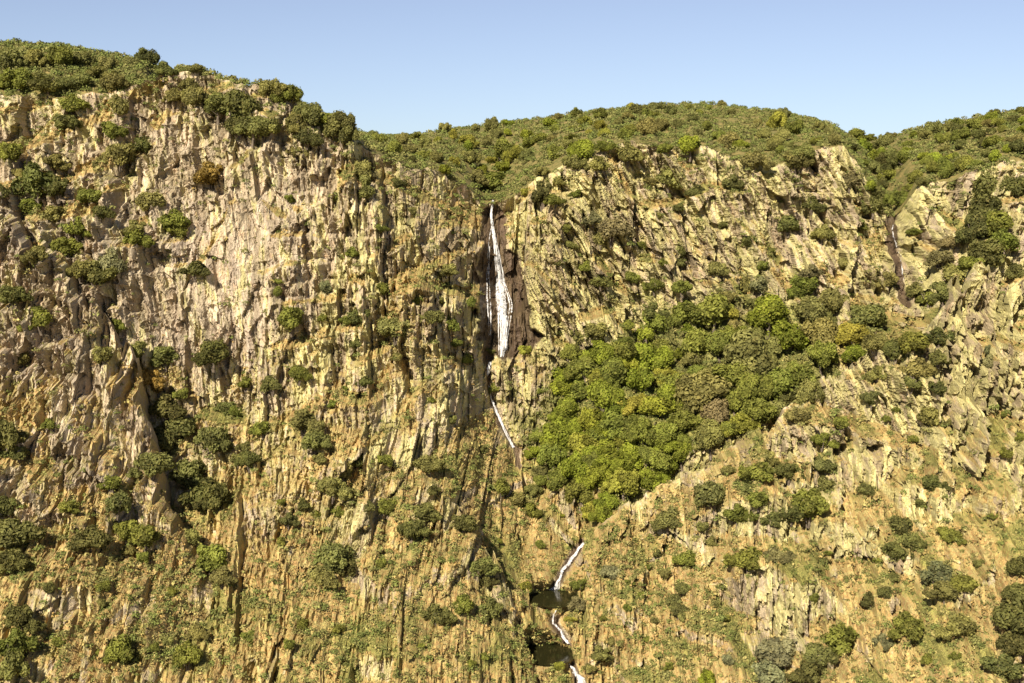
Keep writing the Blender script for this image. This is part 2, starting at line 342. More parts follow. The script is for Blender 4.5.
    for i in range(Yd.shape[0] - 2, -1, -1): Yd[i] = np.maximum(Yd[i], Yd[i + 1] - 4.0 * np.abs(Z[i + 1] - Z[i]))     # ledge tops slope, they are not flat shelves
    Yd = Yd * sstep(0, 5 if main else 1.5, (ztop[None] - Z) + (1.2 if main else .6))
    if main:
        # the slot behind the waterfall, and the slot of the small fall to the right
        nzx = (fbm(X / 2.2, Z / 3.5, 640, 4) - .5)
        xl = np.interp(PY, [198, 230, 270, 345, 362], [489, 482, 478, 479, 484]); xr = np.interp(PY, [198, 225, 260, 300, 335, 345, 362], [497, 506, 515, 526, 538, 534, 505])
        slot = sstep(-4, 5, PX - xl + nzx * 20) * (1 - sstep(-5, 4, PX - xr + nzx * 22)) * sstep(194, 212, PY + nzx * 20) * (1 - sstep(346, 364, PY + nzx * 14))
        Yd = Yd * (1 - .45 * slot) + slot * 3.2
        dr = poly_dist(PX + (fbm(X / 2, Z / 2, 610, 3) - .5) * 9, PY, right_line); rslot = np.exp(-(dr / 7) ** 2); Yd = Yd * (1 - .5 * rslot) + rslot * 2.5
        dg = poly_dist(PX + (fbm(X / 2, Z / 2, 620, 3) - .5) * 9, PY, lower_line); lslot = np.exp(-(dg / 7) ** 2); Yd = Yd * (1 - .55 * lslot) + lslot * 1.6
        for L in (creek_line, creek2, creek3):
            dk = poly_dist(PX, PY, L); q = np.exp(-(dk / 9) ** 2); Yd = Yd * (1 - .7 * q) + q * 1.2
    Yf = Y0 + Yd
    if main:
        # the two rock pools: level benches in the stream bed (centre column, row, distance, half width, half length)
        for px, py, d, a, L in POOLS:
            c = at(px, py, d); u = (X - c[0]) / a
            wob = 1 + .9 * (fbm(X / 1.7, X * 0 + d, 300, 3) - .5)
            half = L * np.sqrt(np.clip(1 - u * u, 0, 1)) * wob
            m = np.abs(u) < 1
            front, back = c[1] - half, c[1] + half
            lo = m & (Z < c[2]) & (Z > c[2] - 9); hi = m & (Z >= c[2]) & (Z < c[2] + 14)
            Yf = np.where(lo, np.minimum(Yf, front + (c[2] - Z) * .35 - np.abs(fine) * .35), Yf)
            Yf = np.where(hi, np.maximum(Yf, back - (Z - c[2]) * 1.0 + fine * .45), Yf)

    # materials of the wall: ledges and gentle ground carry soil and grass, steep faces stay bare
    dz = np.gradient(Z, axis=0)
    slope = np.gradient(blur(Ycoarse, 5), axis=0) / dz                     # horizontal run per metre of rise
    slope_f = np.gradient(blur(Yf, 2), axis=0) / dz
    fb = fbm(X / 6, Z / 6, 500, 4)
    soil = sstep(.75, 1.6, slope) * .75 + (1 - R) * .45 + (fb - .5) * .9 + sstep(1.0, 2.2, slope_f) * .25 + .07
    soil += blobs(PX, PY, [(110,540,60,30,.4),(270,440,70,50,.3),(160,390,25,25,.4),(400,340,70,50,.25),(440,440,60,50,.12),(300,540,80,30,.25),(230,230,60,90,-.25),(640,620,60,60,.15),(940,640,60,40,.2)], 0)
    hollow = np.exp(-((PX - 620) / 70) ** 2 - ((PY - 420) / 70) ** 2) + np.exp(-((PX - 760) / 110) ** 2 - ((PY - 345) / 40) ** 2); hollow = hollow if main else 0 * hollow
    grass = .10 + hollow * .8 + sstep(.9, 2.0, slope) * .35 + (fbm(X / 4.5, Z / 4.5, 520, 4) - .5) * 1.1 + (1 - R) * .35
    wet = X * 0
    if main:
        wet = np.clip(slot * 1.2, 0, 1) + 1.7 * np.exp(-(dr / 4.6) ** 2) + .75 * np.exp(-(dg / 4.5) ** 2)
        for L in (creek_line, creek2, creek3): wet = wet + .8 * np.exp(-(poly_dist(PX, PY, L) / 6) ** 2)
    gv = np.clip(wet, 0, 1); soil = soil * (1 - gv); grass = grass * (1 - gv)
    if not main:                                     # roll the crest over and let the back fall away
        k_ = np.arange(1, 15)[:, None]
        X, Z = np.vstack([X, np.repeat(X[-1:], 14, 0)]), np.vstack([Z, Z[-1:] - .05 * k_ ** 1.9]); Yf = np.vstack([Yf, Yf[-1:] + .30 * k_ ** 1.25])
        ext = lambda A: np.vstack([A, np.repeat(A[-1:], 14, 0)])
        GREY, LICH, soil, grass, wet, tone_b, US, dz = (ext(A) for A in (GREY, LICH, soil, grass, wet, tone_b, US, dz))
    me = quad_mesh(name, np.stack([X, Yf, Z], -1).reshape(-1, 3), grid_faces(*X.shape))
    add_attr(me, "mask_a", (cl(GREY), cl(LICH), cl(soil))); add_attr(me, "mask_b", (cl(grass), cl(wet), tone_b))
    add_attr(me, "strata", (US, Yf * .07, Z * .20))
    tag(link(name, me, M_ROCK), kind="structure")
    near_top = np.exp(-np.maximum(0, ztop[None] - Z) / 4.5) * (fbm(X / 5, Z / 5, 800, 3) > .42) if main else 0 * Z
    SHEETS.append((X, Yf, Z, soil, grass, wet, np.gradient(Yf, axis=0) / np.where(np.abs(dz) < 1e-4, 1e-4, dz), near_top))
    return Yf
SHEETS = []
Yf = build_wall("cliff_face", X, Z, Y0, ztop, True)
# two ridges stand in front of the wall: one climbs to the right below the green hollow, one falls from the left edge
def ridge(crest, pts, jag, k):
    cr = np.array([at(*p) for p in crest]); base = make_base(np.array([at(*p) for p in pts] + [at(px, py + 3, d) for px, py, d in crest]), cr[0, 0] - 6, cr[-1, 0] + 6)
    xs_ = np.arange(cr[0, 0], cr[-1, 0], STEP); zt = np.interp(xs_, cr[:, 0], cr[:, 2])
    c_ = np.floor(xs_ / 2.1 + 1.2 * fbm(xs_ / 3, xs_ * 0, 60 + k, 2)); jg = np.interp(xs_, cr[:, 0], jag)
    zt = zt + jg * ((hsh(c_, c_ * 0, 700 + k) - .5) + .35 * (hsh(np.floor(xs_ / .8), c_ * 0, 710 + k) - .5) + .6 * (fbm(xs_ / 6, xs_ * 0, 720 + k, 3) - .5))
    nr = int((zt.max() - ZB) / STEP * .93); tt = np.linspace(0, 1, nr)[:, None]
    Zr = ZB + (zt[None] - ZB) * tt; Xr = np.repeat(xs_[None], nr, 0)
    build_wall("rocky_ridge", Xr, Zr, base(Xr, Zr), zt, False)
ridge([(572,565,271),(600,522,272),(650,492,270),(700,467,268),(760,432,269),(820,386,270),(870,352,270),(915,335,269),(935,322,268),(948,300,268),(960,284,268),(985,266,270),(1005,285,270),(1024,275,270),(1075,262,270)],
      [(560,610,274),(560,690,264),(585,610,262),(600,600,257),(600,660,244),(640,560,262),(640,620,250),(640,690,235),(700,560,255),(760,530,254),(820,500,255),(880,450,262),(940,420,264),(1000,400,265),(1075,400,265),
       (700,640,240),(760,620,239),(820,600,238),(880,560,243),(940,520,249),(1000,500,250),(1075,500,249),(760,690,228),(820,690,225),(880,660,228),(940,640,227),(1000,620,225),(1075,620,224),(940,700,217),(1075,700,213)],
      [1,1.2,1.5,1.5,2,3,2.5,2.5,3.5,4.5,5,5,5,4.5,4], 1)
ridge([(-75,180,281),(-30,205,277),(0,218,273),(22,222,271),(34,243,269),(60,266,266),(100,312,262),(128,362,258),(146,422,254),(160,472,251),(200,545,245),(238,625,236),(262,700,231)],
      [(-75,300,265),(-75,450,245),(-75,690,209),(0,300,265),(0,430,249),(0,550,233),(0,690,213),(70,350,260),(70,430,249),(70,550,234),(70,690,214),(125,450,250),(130,550,238),(125,690,216),(180,690,221),(170,600,233),(245,720,235)],
      [3,3,4,4,4,4,4.5,4.5,4.5,4,4,3,3], 2)
# the slabby buttress whose right edge drops beside the stream to the pools
ridge([(318,428,265),(360,440,263),(405,462,260),(450,498,257),(482,535,255),(502,572,252),(516,608,248),(525,640,244),(536,670,240),(552,705,235)],
      [(318,560,246),(318,690,223),(400,560,243),(400,690,222),(450,600,241),(460,690,227),(500,640,240),(505,690,232)],
      [2.5,2.5,2.5,2.5,2,2,1.5,1.5,1.5,1.5], 3)

# the hills above the brink
SKY = [(-84,20,390),(-60,20,440)] + \
      [tuple(at(px, py + 5, d)[[0, 2, 1]]) for px, py, d in [(-160,36,352),(-60,36,352),(0,37,352),(60,41,348),(100,48,342),(150,57,334),(180,66,328),(400,132,440),(450,125,455),(520,116,470),(600,106,485),(650,101,490),(700,98,490),(780,107,485),(830,119,470),(850,131,462),(868,136,470),(900,128,455),(950,117,435),(1024,103,420),(1100,96,420)]]
sk = np.array(sorted(SKY))
sub = slice(None, None, 2); bx, by, bz = X[-1, sub], Yf[-1, sub], Z[-1, sub]
xs = bx * np.interp(bx, [-80, -40, 140], [1.05, 1.32, 1.28])
zs, ys = np.interp(xs, sk[:, 0], sk[:, 1]), np.interp(xs, sk[:, 0], sk[:, 2])
HR = 110; q = np.linspace(0, 1, HR)[:, None]
HX = bx + (xs - bx) * q; HY = by + (np.maximum(ys, by + 12) - by) * q; HZ = bz + (zs - bz) * (q ** .85)
# a notch runs back from the lip of each fall
for lp, ld in ((493, 330), (893, 337)):
    lx = at(lp, 205, ld)[0]; HZ -= 2.5 * np.exp(-((HX - lx) / 7) ** 2) * np.sin(np.pi * np.clip(q * 2.2, 0, 1))
HZ += (fbm(HX / 14, HY / 14, 700, 4) - .5) * 3.2 * np.sin(np.pi * q)
back = np.linspace(0, 1, 14)[1:, None]
HX = np.vstack([HX, HX[-1] * (1 + .25 * back)]); HY = np.vstack([HY, HY[-1] + 160 * back]); HZ = np.vstack([HZ, HZ[-1] - 50 * back ** 1.3])
hm = quad_mesh("hill", np.stack([HX, HY, HZ], -1).reshape(-1, 3), grid_faces(HX.shape[0], HX.shape[1]), True)
tag(link("hill", hm, M_SOIL), kind="structure")
# valley floor under everything, out to the horizon
gme = quad_mesh("ground", [(-4000, -1500, -104), (4000, -1500, -104), (4000, 5000, -104), (-4000, 5000, -104)], [(0, 1, 2, 3)])
M_GROUND = plain("dry_slope", (.33, .27, .15), .95, .2, .02)
tag(link("ground", gme, M_GROUND), kind="structure")

# ray targets for setting plants on the ground
def bvh(XX, YY, ZZ, k):
    a, b, c = XX[::k, ::k], YY[::k, ::k], ZZ[::k, ::k]; P = np.stack([a, b, c], -1).reshape(-1, 3)
    return BVHTree.FromPolygons(P.tolist(), grid_faces(*a.shape).tolist())
TREES_OF_GROUND = [('cliff', bvh(q_[0], q_[1], q_[2], 3)) for q_ in SHEETS] + [('hill', bvh(HX, HY, HZ, 2))]
def hit(px, py):
    d = Vector(ray(px, py)).normalized(); best = None
    for nm, tr in TREES_OF_GROUND:
        p, nrm, i, dist = tr.ray_cast(Vector((0, 0, 0)), d)
        if p is not None and (best is None or dist < best[1]): best = (p, dist, nm)
    return best

# ------------------------------------------------------------------ plants
def leaf_cloud(R_, centers, radii, count, size, squash=1.0, keep=.62, tone=None):
    """leaf-sized faces through the outer part of a set of lobes"""
    cs, rs = np.array(centers), np.array(radii); k = len(cs)
    pick = R_.choice(k, count * 2, p=rs ** 2 / (rs ** 2).sum())
    v = R_.normal(size=(count * 2, 3)); v /= np.linalg.norm(v, axis=1)[:, None]
    rad = (.60 + .42 * R_.rand(count * 2) ** .7 + .38 * R_.rand(count * 2) * (R_.rand(count * 2) > .84))[:, None]
    lump = 1 + .30 * (R_.rand(k, 6)[pick, (np.arctan2(v[:, 1], v[:, 0]) / 1.0473 % 6).astype(int)] - .5)[:, None]
    p = cs[pick] + v * rad * rs[pick][:, None] * lump * np.array([1, 1, squash])
    d = np.linalg.norm(p[:, None] - cs[None], axis=2) / rs[None]; d[np.arange(len(p)), pick] = 9
    ok = d.min(1) > keep; p, v, pick = p[ok][:count], v[ok][:count], pick[ok][:count]
    m = len(p); nrm = v + R_.normal(size=(m, 3)) * .55 + np.array([0, 0, .25]); nrm /= np.linalg.norm(nrm, axis=1)[:, None]
    a = np.cross(nrm, R_.normal(size=(m, 3))); a /= np.linalg.norm(a, axis=1)[:, None]; b = np.cross(nrm, a)
    sz = size * (.6 + .9 * R_.rand(m))[:, None]
    Q = np.stack([p - a * sz, p - b * sz * .62 + nrm * sz * .25, p + a * sz, p + b * sz * .62 + nrm * sz * .1], 1).reshape(-1, 3)
    lt = (R_.rand(k) if tone is None else tone)[pick]
    return Q, np.arange(m * 4).reshape(-1, 4), np.repeat(lt, 4), np.repeat(R_.rand(m), 4)
def crown_lobes(R_, kind):
    L, r = [(0, 0, .05)], [.52]
    n_ = {"oak": 15, "open": 10, "dome": 20, "upright": 13, "mat": 12}[kind]
    for i in range(n_):
        az = R_.rand() * 6.283; el = R_.uniform(-.35, 1.35); q_ = R_.uniform(.38, .86)
        if kind == "open": q_ = R_.uniform(.5, .86)
        z_ = math.sin(el) * q_ * {"oak": .85, "open": .85, "dome": .78, "upright": 1.35, "mat": .45}[kind]
        k_ = .72 if kind == "upright" else 1.0
        L.append((math.cos(el) * q_ * math.cos(az) * k_, math.cos(el) * q_ * math.sin(az) * k_, z_))
        r.append(R_.uniform(.20, .40) if kind != "open" else R_.uniform(.17, .32))
    return L, r
def tubes(segs, nside=6):
    V, F = [], []
    for p0, p1, r0, r1 in segs:
        p0, p1 = Vector(p0), Vector(p1); d = (p1 - p0).normalized(); a = d.orthogonal().normalized(); b = d.cross(a); o = len(V)
        for p, r in ((p0, r0), (p1, r1)):
            for i in range(nside):
                an = i / nside * 6.2832; V.append(tuple(p + (a * math.cos(an) + b * math.sin(an)) * r))
        for i in range(nside): j = (i + 1) % nside; F.append((o + i, o + j, o + nside + j, o + nside + i))
    return V, F
def crown_mesh(name, seed, kind, count, size):
    R_ = np.random.RandomState(seed); L, r = crown_lobes(R_, kind)
    Q, Fc, lt, rt = leaf_cloud(R_, L, r, count, size)
    me = quad_mesh(name, Q, Fc); add_attr(me, "leaf", (lt, rt, rt)); me.materials.append(M_LEAF); return me
def trunk_mesh(name, seed, stems):
    R_ = random.Random(seed); segs = []
    if stems == 1:
        p = (0, 0, -1.25); 
        for i in range(4):
            q_ = (p[0] + R_.uniform(-.07, .07), p[1] + R_.uniform(-.07, .07), p[2] + .3); segs.append((p, q_, .10 - .018 * i, .10 - .018 * (i + 1))); p = q_
            if i > 0:
                for _ in range(2):
                    az = R_.uniform(0, 6.28); segs.append((p, (p[0] + .45 * math.cos(az), p[1] + .45 * math.sin(az), p[2] + R_.uniform(.2, .5)), .045, .014))
    else:
        for _ in range(stems):
            az = R_.uniform(0, 6.28); k_ = R_.uniform(.2, .6)
            m_ = (.5 * k_ * math.cos(az), .5 * k_ * math.sin(az), -.3); segs.append(((.06 * math.cos(az), .06 * math.sin(az), -1.0), m_, .05, .035))
            segs.append((m_, (k_ * math.cos(az), k_ * math.sin(az), .35), .035, .012))
    V, Fc = tubes(segs); me = quad_mesh(name, V, Fc, True); me.materials.append(M_BARK); return me
CROWNS = {
 "tree": [crown_mesh("crown", 10 + i, k, 4600, .070) for i, k in enumerate(["oak", "dome", "oak", "dome", "oak", "dome"])],
 "open": [crown_mesh("crown", 30 + i, "open", 3000, .070) for i in range(4)],
 "shrub": [crown_mesh("foliage", 50 + i, k, 2600, .080) for i, k in enumerate(["open", "oak", "open", "oak", "open", "dome"])],
 "upright": [crown_mesh("foliage", 70 + i, "upright", 3600, .070) for i in range(2)],
}
TRUNKS = [trunk_mesh("trunk", 5 + i, 1) for i in range(3)]; STEMS = [trunk_mesh("stems", 15 + i, 5) for i in range(3)]

TINT = {"dark": (.098, .098, .028), "olive": (.180, .165, .050), "green": (.150, .158, .030), "bright": (.185, .205, .024), "yellow": (.225, .210, .034),
        "grey": (.180, .172, .082), "brown": (.190, .160, .070), "orange": (.25, .17, .040), "mid": (.135, .135, .040)}
WORD = {"dark": "dark-green", "olive": "olive", "green": "green", "bright": "bright-green", "yellow": "yellow-green", "grey": "grey-green", "brown": "brownish", "orange": "orange-tinged", "mid": "dull-green"}
PLANTS = []          # root, column, row, radius, tint, noun
def plant(px, py, r, tint, form="shrub", noun=None, group=None, squash=1.0, hang=True):
    base = hit(px, py + r * (.62 if form != "tree" else .75))
    if base is None: base = hit(px, py + r * 1.2)
    if base is None: return None
    p, dist, where = base
    if form != "tree" and dist > 700: return None
    R3 = r * dist / F_PX * 1.22
    kind = "tree" if form in ("tree", "open") else "shrub"; noun = noun or kind
    mesh = rnd.choice(CROWNS[form]); zsc = R3 * squash * (rnd.uniform(.75, 1.3) if form == 'tree' else rnd.uniform(.8, 1.1))
    rz = rnd.uniform(0, 6.283); c = np.array(TINT[tint]) * rnd.uniform(.86, 1.16); c = c * (1 + .10 * (np.random.RandomState(int(px * 31 + py * 7)).rand(3) - .5))
    pos = (p.x, p.y - R3 * .30, p.z + zsc * (.45 if kind == 'tree' else .30))
    small = r < 7.5
    if small:
        o = bpy.data.objects.new(noun, mesh); C.link(o); o.location = pos; o.rotation_euler = (rnd.uniform(-.25, .25), rnd.uniform(-.25, .25), rz); o.scale = (R3 * rnd.uniform(.8, 1.25), R3 * rnd.uniform(.8, 1.15), zsc * rnd.uniform(.8, 1.1)); o.color = (*c, 1); root = o
    else:
        root = bpy.data.objects.new(noun, None); C.link(root); root.location = (pos[0], pos[1], p.z); root.empty_display_size = .3
        o = bpy.data.objects.new("crown" if kind == "tree" else "foliage", mesh); C.link(o); o.parent = root
        o.location = (0, 0, pos[2] - p.z); o.rotation_euler = (0, 0, rz); o.scale = (R3 * rnd.uniform(.86, 1.2), R3 * rnd.uniform(.86, 1.1), zsc); o.color = (*c, 1)
        if r < 16 and rnd.random() < (.75 if kind == "shrub" else .35):       # a lower side clump makes the outline uneven
            o2 = bpy.data.objects.new(o.name.split(".")[0], rnd.choice(CROWNS[form])); C.link(o2); o2.parent = root; sd = rnd.choice((-1, 1)); q2 = rnd.uniform(.45, .7)
            o2.location = (sd * R3 * rnd.uniform(.6, .95), -R3 * .15, pos[2] - p.z - zsc * rnd.uniform(.0, .45)); o2.rotation_euler = (0, 0, rz + 2); o2.scale = (R3 * q2, R3 * q2, zsc * q2); o2.color = (*(c * rnd.uniform(.85, 1.1)), 1)
        tme = rnd.choice(TRUNKS if kind == "tree" else STEMS)
        k_ = bpy.data.objects.new("trunk" if kind == "tree" else "stems", tme); C.link(k_); k_.parent = root
        k_.location = (0, 0, pos[2] - p.z); k_.rotation_euler = (0, 0, rz + 1); k_.scale = (R3, R3, zsc)
    root["category"] = noun
    PLANTS.append([root, px, py, r, tint, noun, group])
    return root

# shrubs and trees of the wall, surveyed one by one: column, row, radius, colour
SHRUBS = """
212 172 16 orange;144 143 11 dark;120 154 13 olive;113 130 10 green;120 106 10 olive;176 94 9 olive;41 182 17 mid;60 186 12 dark;24 178 11 olive;14 152 10 green;55 160 10 olive;67 121 9 dark;150 200 12 olive;
174 218 13 green;137 227 11 olive;92 195 9 green;102 212 8 dark;307 137 9 dark;297 150 8 olive;335 197 6 green;2 191 8 dark;75 103 11 green;113 82 11 olive;290 198 5 green;32 205 10 green;55 212 11 olive;78 226 10 green;
138 235 11 green;196 266 11 dark;99 271 16 olive;110 262 13 grey;82 268 10 olive;68 246 12 green;38 254 11 olive;15 293 12 dark;43 316 12 green;174 228 9 green;292 316 14 green;323 317 5 green;326 287 7 grey;278 292 5 green;279 281 4 green;215 350 15 dark;
167 353 13 mid;137 350 10 olive;106 353 10 olive;147 377 13 orange;158 384 10 orange;181 393 7 green;246 381 8 green;273 382 9 dark;299 372 9 green;164 404 15 dark;185 423 17 dark;212 437 14 mid;160 440 13 dark;10 432 17 dark;20 448 12 dark;226 406 9 mid;236 411 7 green;304 418 13 olive;
263 427 8 green;314 439 12 mid;347 319 7 green;333 403 5 green;345 388 4 green;22 357 9 olive;51 423 7 green;246 445 8 mid;116 323 8 green;250 458 9 dark;
17 529 20 mid;10 559 14 dark;5 505 12 dark;91 535 14 dark;126 530 11 green;147 534 13 green;118 501 12 mid;212 556 17 green;222 573 11 olive;205 488 19 dark;191 470 17 mid;219 494 14 dark;154 460 15 mid;114 481 9 green;68 505 8 green;191 535 9 olive;17 641 17 green;14 660 15 mid;22 615 13 dark;121 645 14 green;188 652 12 green;197 631 9 olive;50 587 7 dark;101 600 6 olive;103 585 6 green;133 655 8 dark;
289 518 8 mid;301 503 8 dark;318 513 5 green;282 501 5 green;332 484 13 olive;342 470 10 olive;335 556 17 mid;323 575 11 olive;345 566 9 dark;282 541 5 green;251 636 7 green;290 643 6 green;338 511 7 green;167 640 6 olive;154 646 5 green;304 623 6 green;337 628 6 green;320 458 7 olive;239 457 8 olive;130 549 6 olive;143 556 6 green;230 610 4 green;172 590 6 green;60 640 7 green;
490 180 15 green;476 178 10 olive;542 193 12 dark;526 191 6 yellow;555 198 8 green;576 162 9 olive;596 162 10 olive;627 152 10 olive;593 217 8 grey;610 227 14 brown;600 238 8 olive;576 193 6 green;601 279 9 mid;632 277 7 green;571 244 6 olive;565 227 5 green;446 268 8 olive;440 274 5 dark;355 250 8 green;398 183 7 dark;367 190 10 mid;362 170 10 olive;371 175 8 brown;381 227 6 green;412 210 5 olive;413 159 5 dark;586 265 6 green;654 284 8 green;682 286 8 green;668 176 12 olive;650 180 6 olive;559 180 6 olive;678 207 6 dark;658 215 5 olive;640 245 5 green;682 252 6 dark;663 262 5 green;559 262 4 dark;
732 183 9 mid;787 222 11 mid;811 202 9 dark;747 241 7 mid;717 268 9 mid;763 265 6 green;811 272 9 brown;821 231 9 olive;872 205 9 mid;982 205 20 dark;975 228 14 dark;994 222 13 green;982 251 16 dark;1002 240 12 green;961 272 15 olive;943 292 12 mid;970 262 10 green;739 282 11 olive;760 284 10 grey;804 285 12 green;848 180 9 brown;886 279 9 olive;937 255 10 brown;913 231 6 green;794 160 11 olive;753 160 11 olive;694 190 8 dark;681 262 7 mid;1016 186 12 dark;723 224 5 mid;770 250 4 green;930 294 14 green;915 288 10 olive;950 240 8 brown;860 225 6 green;845 262 7 olive;
360 315 10 dark;383 288 7 green;395 325 14 olive;432 315 9 mid;449 322 10 green;456 342 6 green;466 358 6 green;355 342 7 mid;471 301 6 green;364 380 6 dark;451 419 6 olive;384 458 7 green;360 460 7 mid;429 462 11 olive;343 469 9 mid;540 390 4 green;494 387 6 green;526 349 6 yellow;490 350 5 dark;580 335 10 olive;593 328 11 olive;651 311 12 mid;627 325 6 green;483 448 5 mid;430 398 4 green;418 300 5 green;398 355 6 olive;440 300 4 olive;
369 506 6 mid;389 506 9 green;425 510 12 mid;413 528 12 dark;463 520 12 dark;480 563 12 mid;487 578 8 dark;381 563 6 green;436 611 13 mid;465 602 11 green;490 607 13 mid;471 663 5 green;483 655 5 green;422 645 3 green;524 585 7 yellow;579 583 8 green;576 603 8 brown;613 570 9 grey;540 544 5 green;518 498 9 olive;500 485 9 green;528 508 8 green;559 665 6 yellow;589 665 6 olive;600 652 9 olive;668 515 13 mid;665 573 6 olive;627 607 5 green;603 617 4 green;658 552 6 mid;682 587 6 mid;678 607 9 mid;630 581 5 green;641 595 4 green;649 566 4 green;432 488 7 dark;499 540 4 green;647 638 4 green;668 665 5 green;562 515 3 bright;570 618 5 yellow;610 640 5 olive;655 620 4 mid;
910 339 14 green;893 349 11 dark;937 335 12 dark;937 356 9 mid;913 366 12 olive;876 371 9 olive;910 381 8 mid;937 387 8 dark;870 397 8 mid;840 421 9 green;927 414 12 olive;896 409 4 green;886 417 5 green;988 363 7 grey;988 350 6 grey;821 438 9 green;816 462 9 mid;787 469 11 dark;756 469 12 green;728 469 7 olive;766 455 8 olive;828 465 8 dark;1012 270 10 dark;1004 414 4 green;1005 452 6 green;913 438 5 green;1021 435 6 green;797 414 10 olive;1020 300 8 dark;
712 491 16 mid;736 512 11 green;758 498 9 green;747 481 11 mid;807 501 17 green;790 512 10 dark;773 518 10 mid;824 483 10 mid;747 554 14 green;776 552 11 brown;686 556 9 green;703 525 7 mid;710 540 6 mid;684 587 6 mid;828 552 4 green;877 559 5 green;900 525 12 dark;893 549 10 dark;910 541 10 mid;930 482 10 dark;920 501 6 mid;946 534 10 green;935 571 15 grey;944 587 13 mid;964 581 11 green;956 624 12 olive;906 621 15 green;882 641 9 grey;838 636 16 green;817 652 16 mid;807 668 13 dark;773 650 18 grey;766 670 14 grey;727 658 7 grey;706 674 9 bright;1010 611 17 dark;1016 563 10 dark;1010 641 15 dark;999 662 13 mid;927 658 6 green;954 655 5 green;978 563 5 mid;992 515 4 green;865 488 7 mid;870 597 8 dark;884 590 7 dark;893 577 5 dark;814 597 5 green;725 617 5 green;675 600 7 mid;681 614 6 olive;1014 590 12 mid
"""
BIG_TREES = """
711 308 20 olive;688 310 14 olive;766 312 19 bright;783 334 17 bright;811 308 14 mid;831 303 14 olive;867 312 17 mid;817 334 17 olive;852 333 13 yellow;821 353 13 green;852 352 13 bright;875 340 11 olive;746 357 23 olive;694 344 17 olive;719 340 13 green;701 388 22 olive;677 384 16 olive;732 368 16 olive;773 384 18 green;752 389 15 olive;759 410 15 olive;742 421 13 yellow;684 417 17 olive;716 410 13 brown;797 375 13 green;811 393 13 olive;735 400 12 olive;
600 352 12 bright;620 348 13 olive;640 356 13 bright;662 350 13 olive;585 365 13 olive;612 372 14 green;640 378 14 bright;664 374 14 yellow;578 388 14 green;602 396 14 bright;628 402 15 yellow;654 402 15 bright;566 408 13 bright;590 418 14 bright;616 426 15 green;644 430 15 olive;668 432 13 olive;560 432 13 bright;582 442 14 yellow;606 450 15 bright;632 456 15 bright;658 458 14 green;682 452 11 bright;552 456 12 green;574 466 14 bright;598 474 14 bright;624 480 14 yellow;648 480 12 bright;556 480 12 olive;580 490 13 green;606 498 12 bright;590 510 10 yellow;540 470 9 mid;533 488 8 mid;602 514 9 bright;570 352 9 olive;596 380 9 yellow;618 440 8 yellow;640 400 8 yellow
"""
for row in BIG_TREES.replace("\n", "").split(";"):
    x, y, r, c = row.split(); c = {"olive": "green", "orange": "yellow"}.get(c, c) if float(x) < 672 or (c == "olive" and rnd.random() < .55) else c
    plant(float(x), float(y), float(r), c, "tree", "tree", "trees in the green hollow")
hol = [(p_[1], p_[2], p_[3]) for p_ in PLANTS]; HOL = [(545,425),(560,380),(585,345),(640,325),(680,300),(760,285),(860,300),(850,340),(825,365),(795,395),(760,430),(705,435),(692,460),(655,482),(620,500),(600,516),(572,498),(540,485),(530,450)]
nh = 0
for _ in range(6000):
    x, y, r = rnd.uniform(528, 892), rnd.uniform(284, 516), rnd.uniform(6, 13)
    if x > 780 and rnd.random() < .7: continue
    if nh >= 62 or not inside(x, y, HOL) or any((x - a) ** 2 + ((y - b) * 1.15) ** 2 < (.50 * (r + c_)) ** 2 for a, b, c_ in hol): continue
    tint = rnd.choice(["bright", "bright", "bright", "green", "green"]) if x < 690 else rnd.choice(["olive", "olive", "green", "mid", "yellow"])
    if plant(x, y, r, tint, "tree", "tree", "trees in the green hollow"): hol.append((x, y, r)); nh += 1
for row in SHRUBS.replace("\n", "").split(";"):
    x, y, r, c = row.split(); x, y, r = float(x), float(y), float(r)
    f = "open" if False else ("upright" if (x, y) in ((982, 205), (367, 190), (988, 363), (278, 292)) else "shrub")
    plant(x, y, r, c, f, "shrub", "shrubs scattered over the cliffs")
# crest and hill trees: distinct ones first, then filled by dart throwing over the wooded ground
CREST = "147 57 9 dark;164 65 8 mid;134 62 7 mid;196 68 6 mid;227 73 5 dark;251 74 4.5 dark;273 88 12 olive;290 93 10 green;262 80 6 mid;219 103 14 mid;239 110 15 dark;198 97 10 olive;253 126 12 mid;240 125 11 dark;266 125 12 olive;307 115 11 mid;328 119 11 green;297 126 10 olive;342 124 12 mid;350 134 10 dark;384 131 4 dark;374 133 5 mid;429 124 4.5 dark;442 127 3.5 mid;20 79 13 green;48 82 13 olive;79 79 12 mid;100 72 10 olive;10 60 11 mid;35 58 11 olive;60 58 10 green;85 60 9 mid;110 66 8 olive;190 85 8 olive"
for row in CREST.split(";"):
    x, y, r, c = row.split(); plant(float(x), float(y), float(r), c, "tree", "tree", "trees along the crest and hilltops")
HILL_POLY = [(372,140),(440,128),(520,119),(600,108),(700,99),(780,108),(838,124),(868,140),(930,124),(1024,106),(1024,165),(985,160),(950,175),(930,172),(905,200),(885,208),(870,190),(850,150),(815,145),(780,160),(745,155),(710,142),(690,150),(660,165),(640,135),(600,146),(565,160),(540,175),(520,185),(490,190),(460,178),(430,165),(400,160)]
taken = [(p_[1], p_[2], p_[3]) for p_ in PLANTS]; nfill = 0; tries = 0
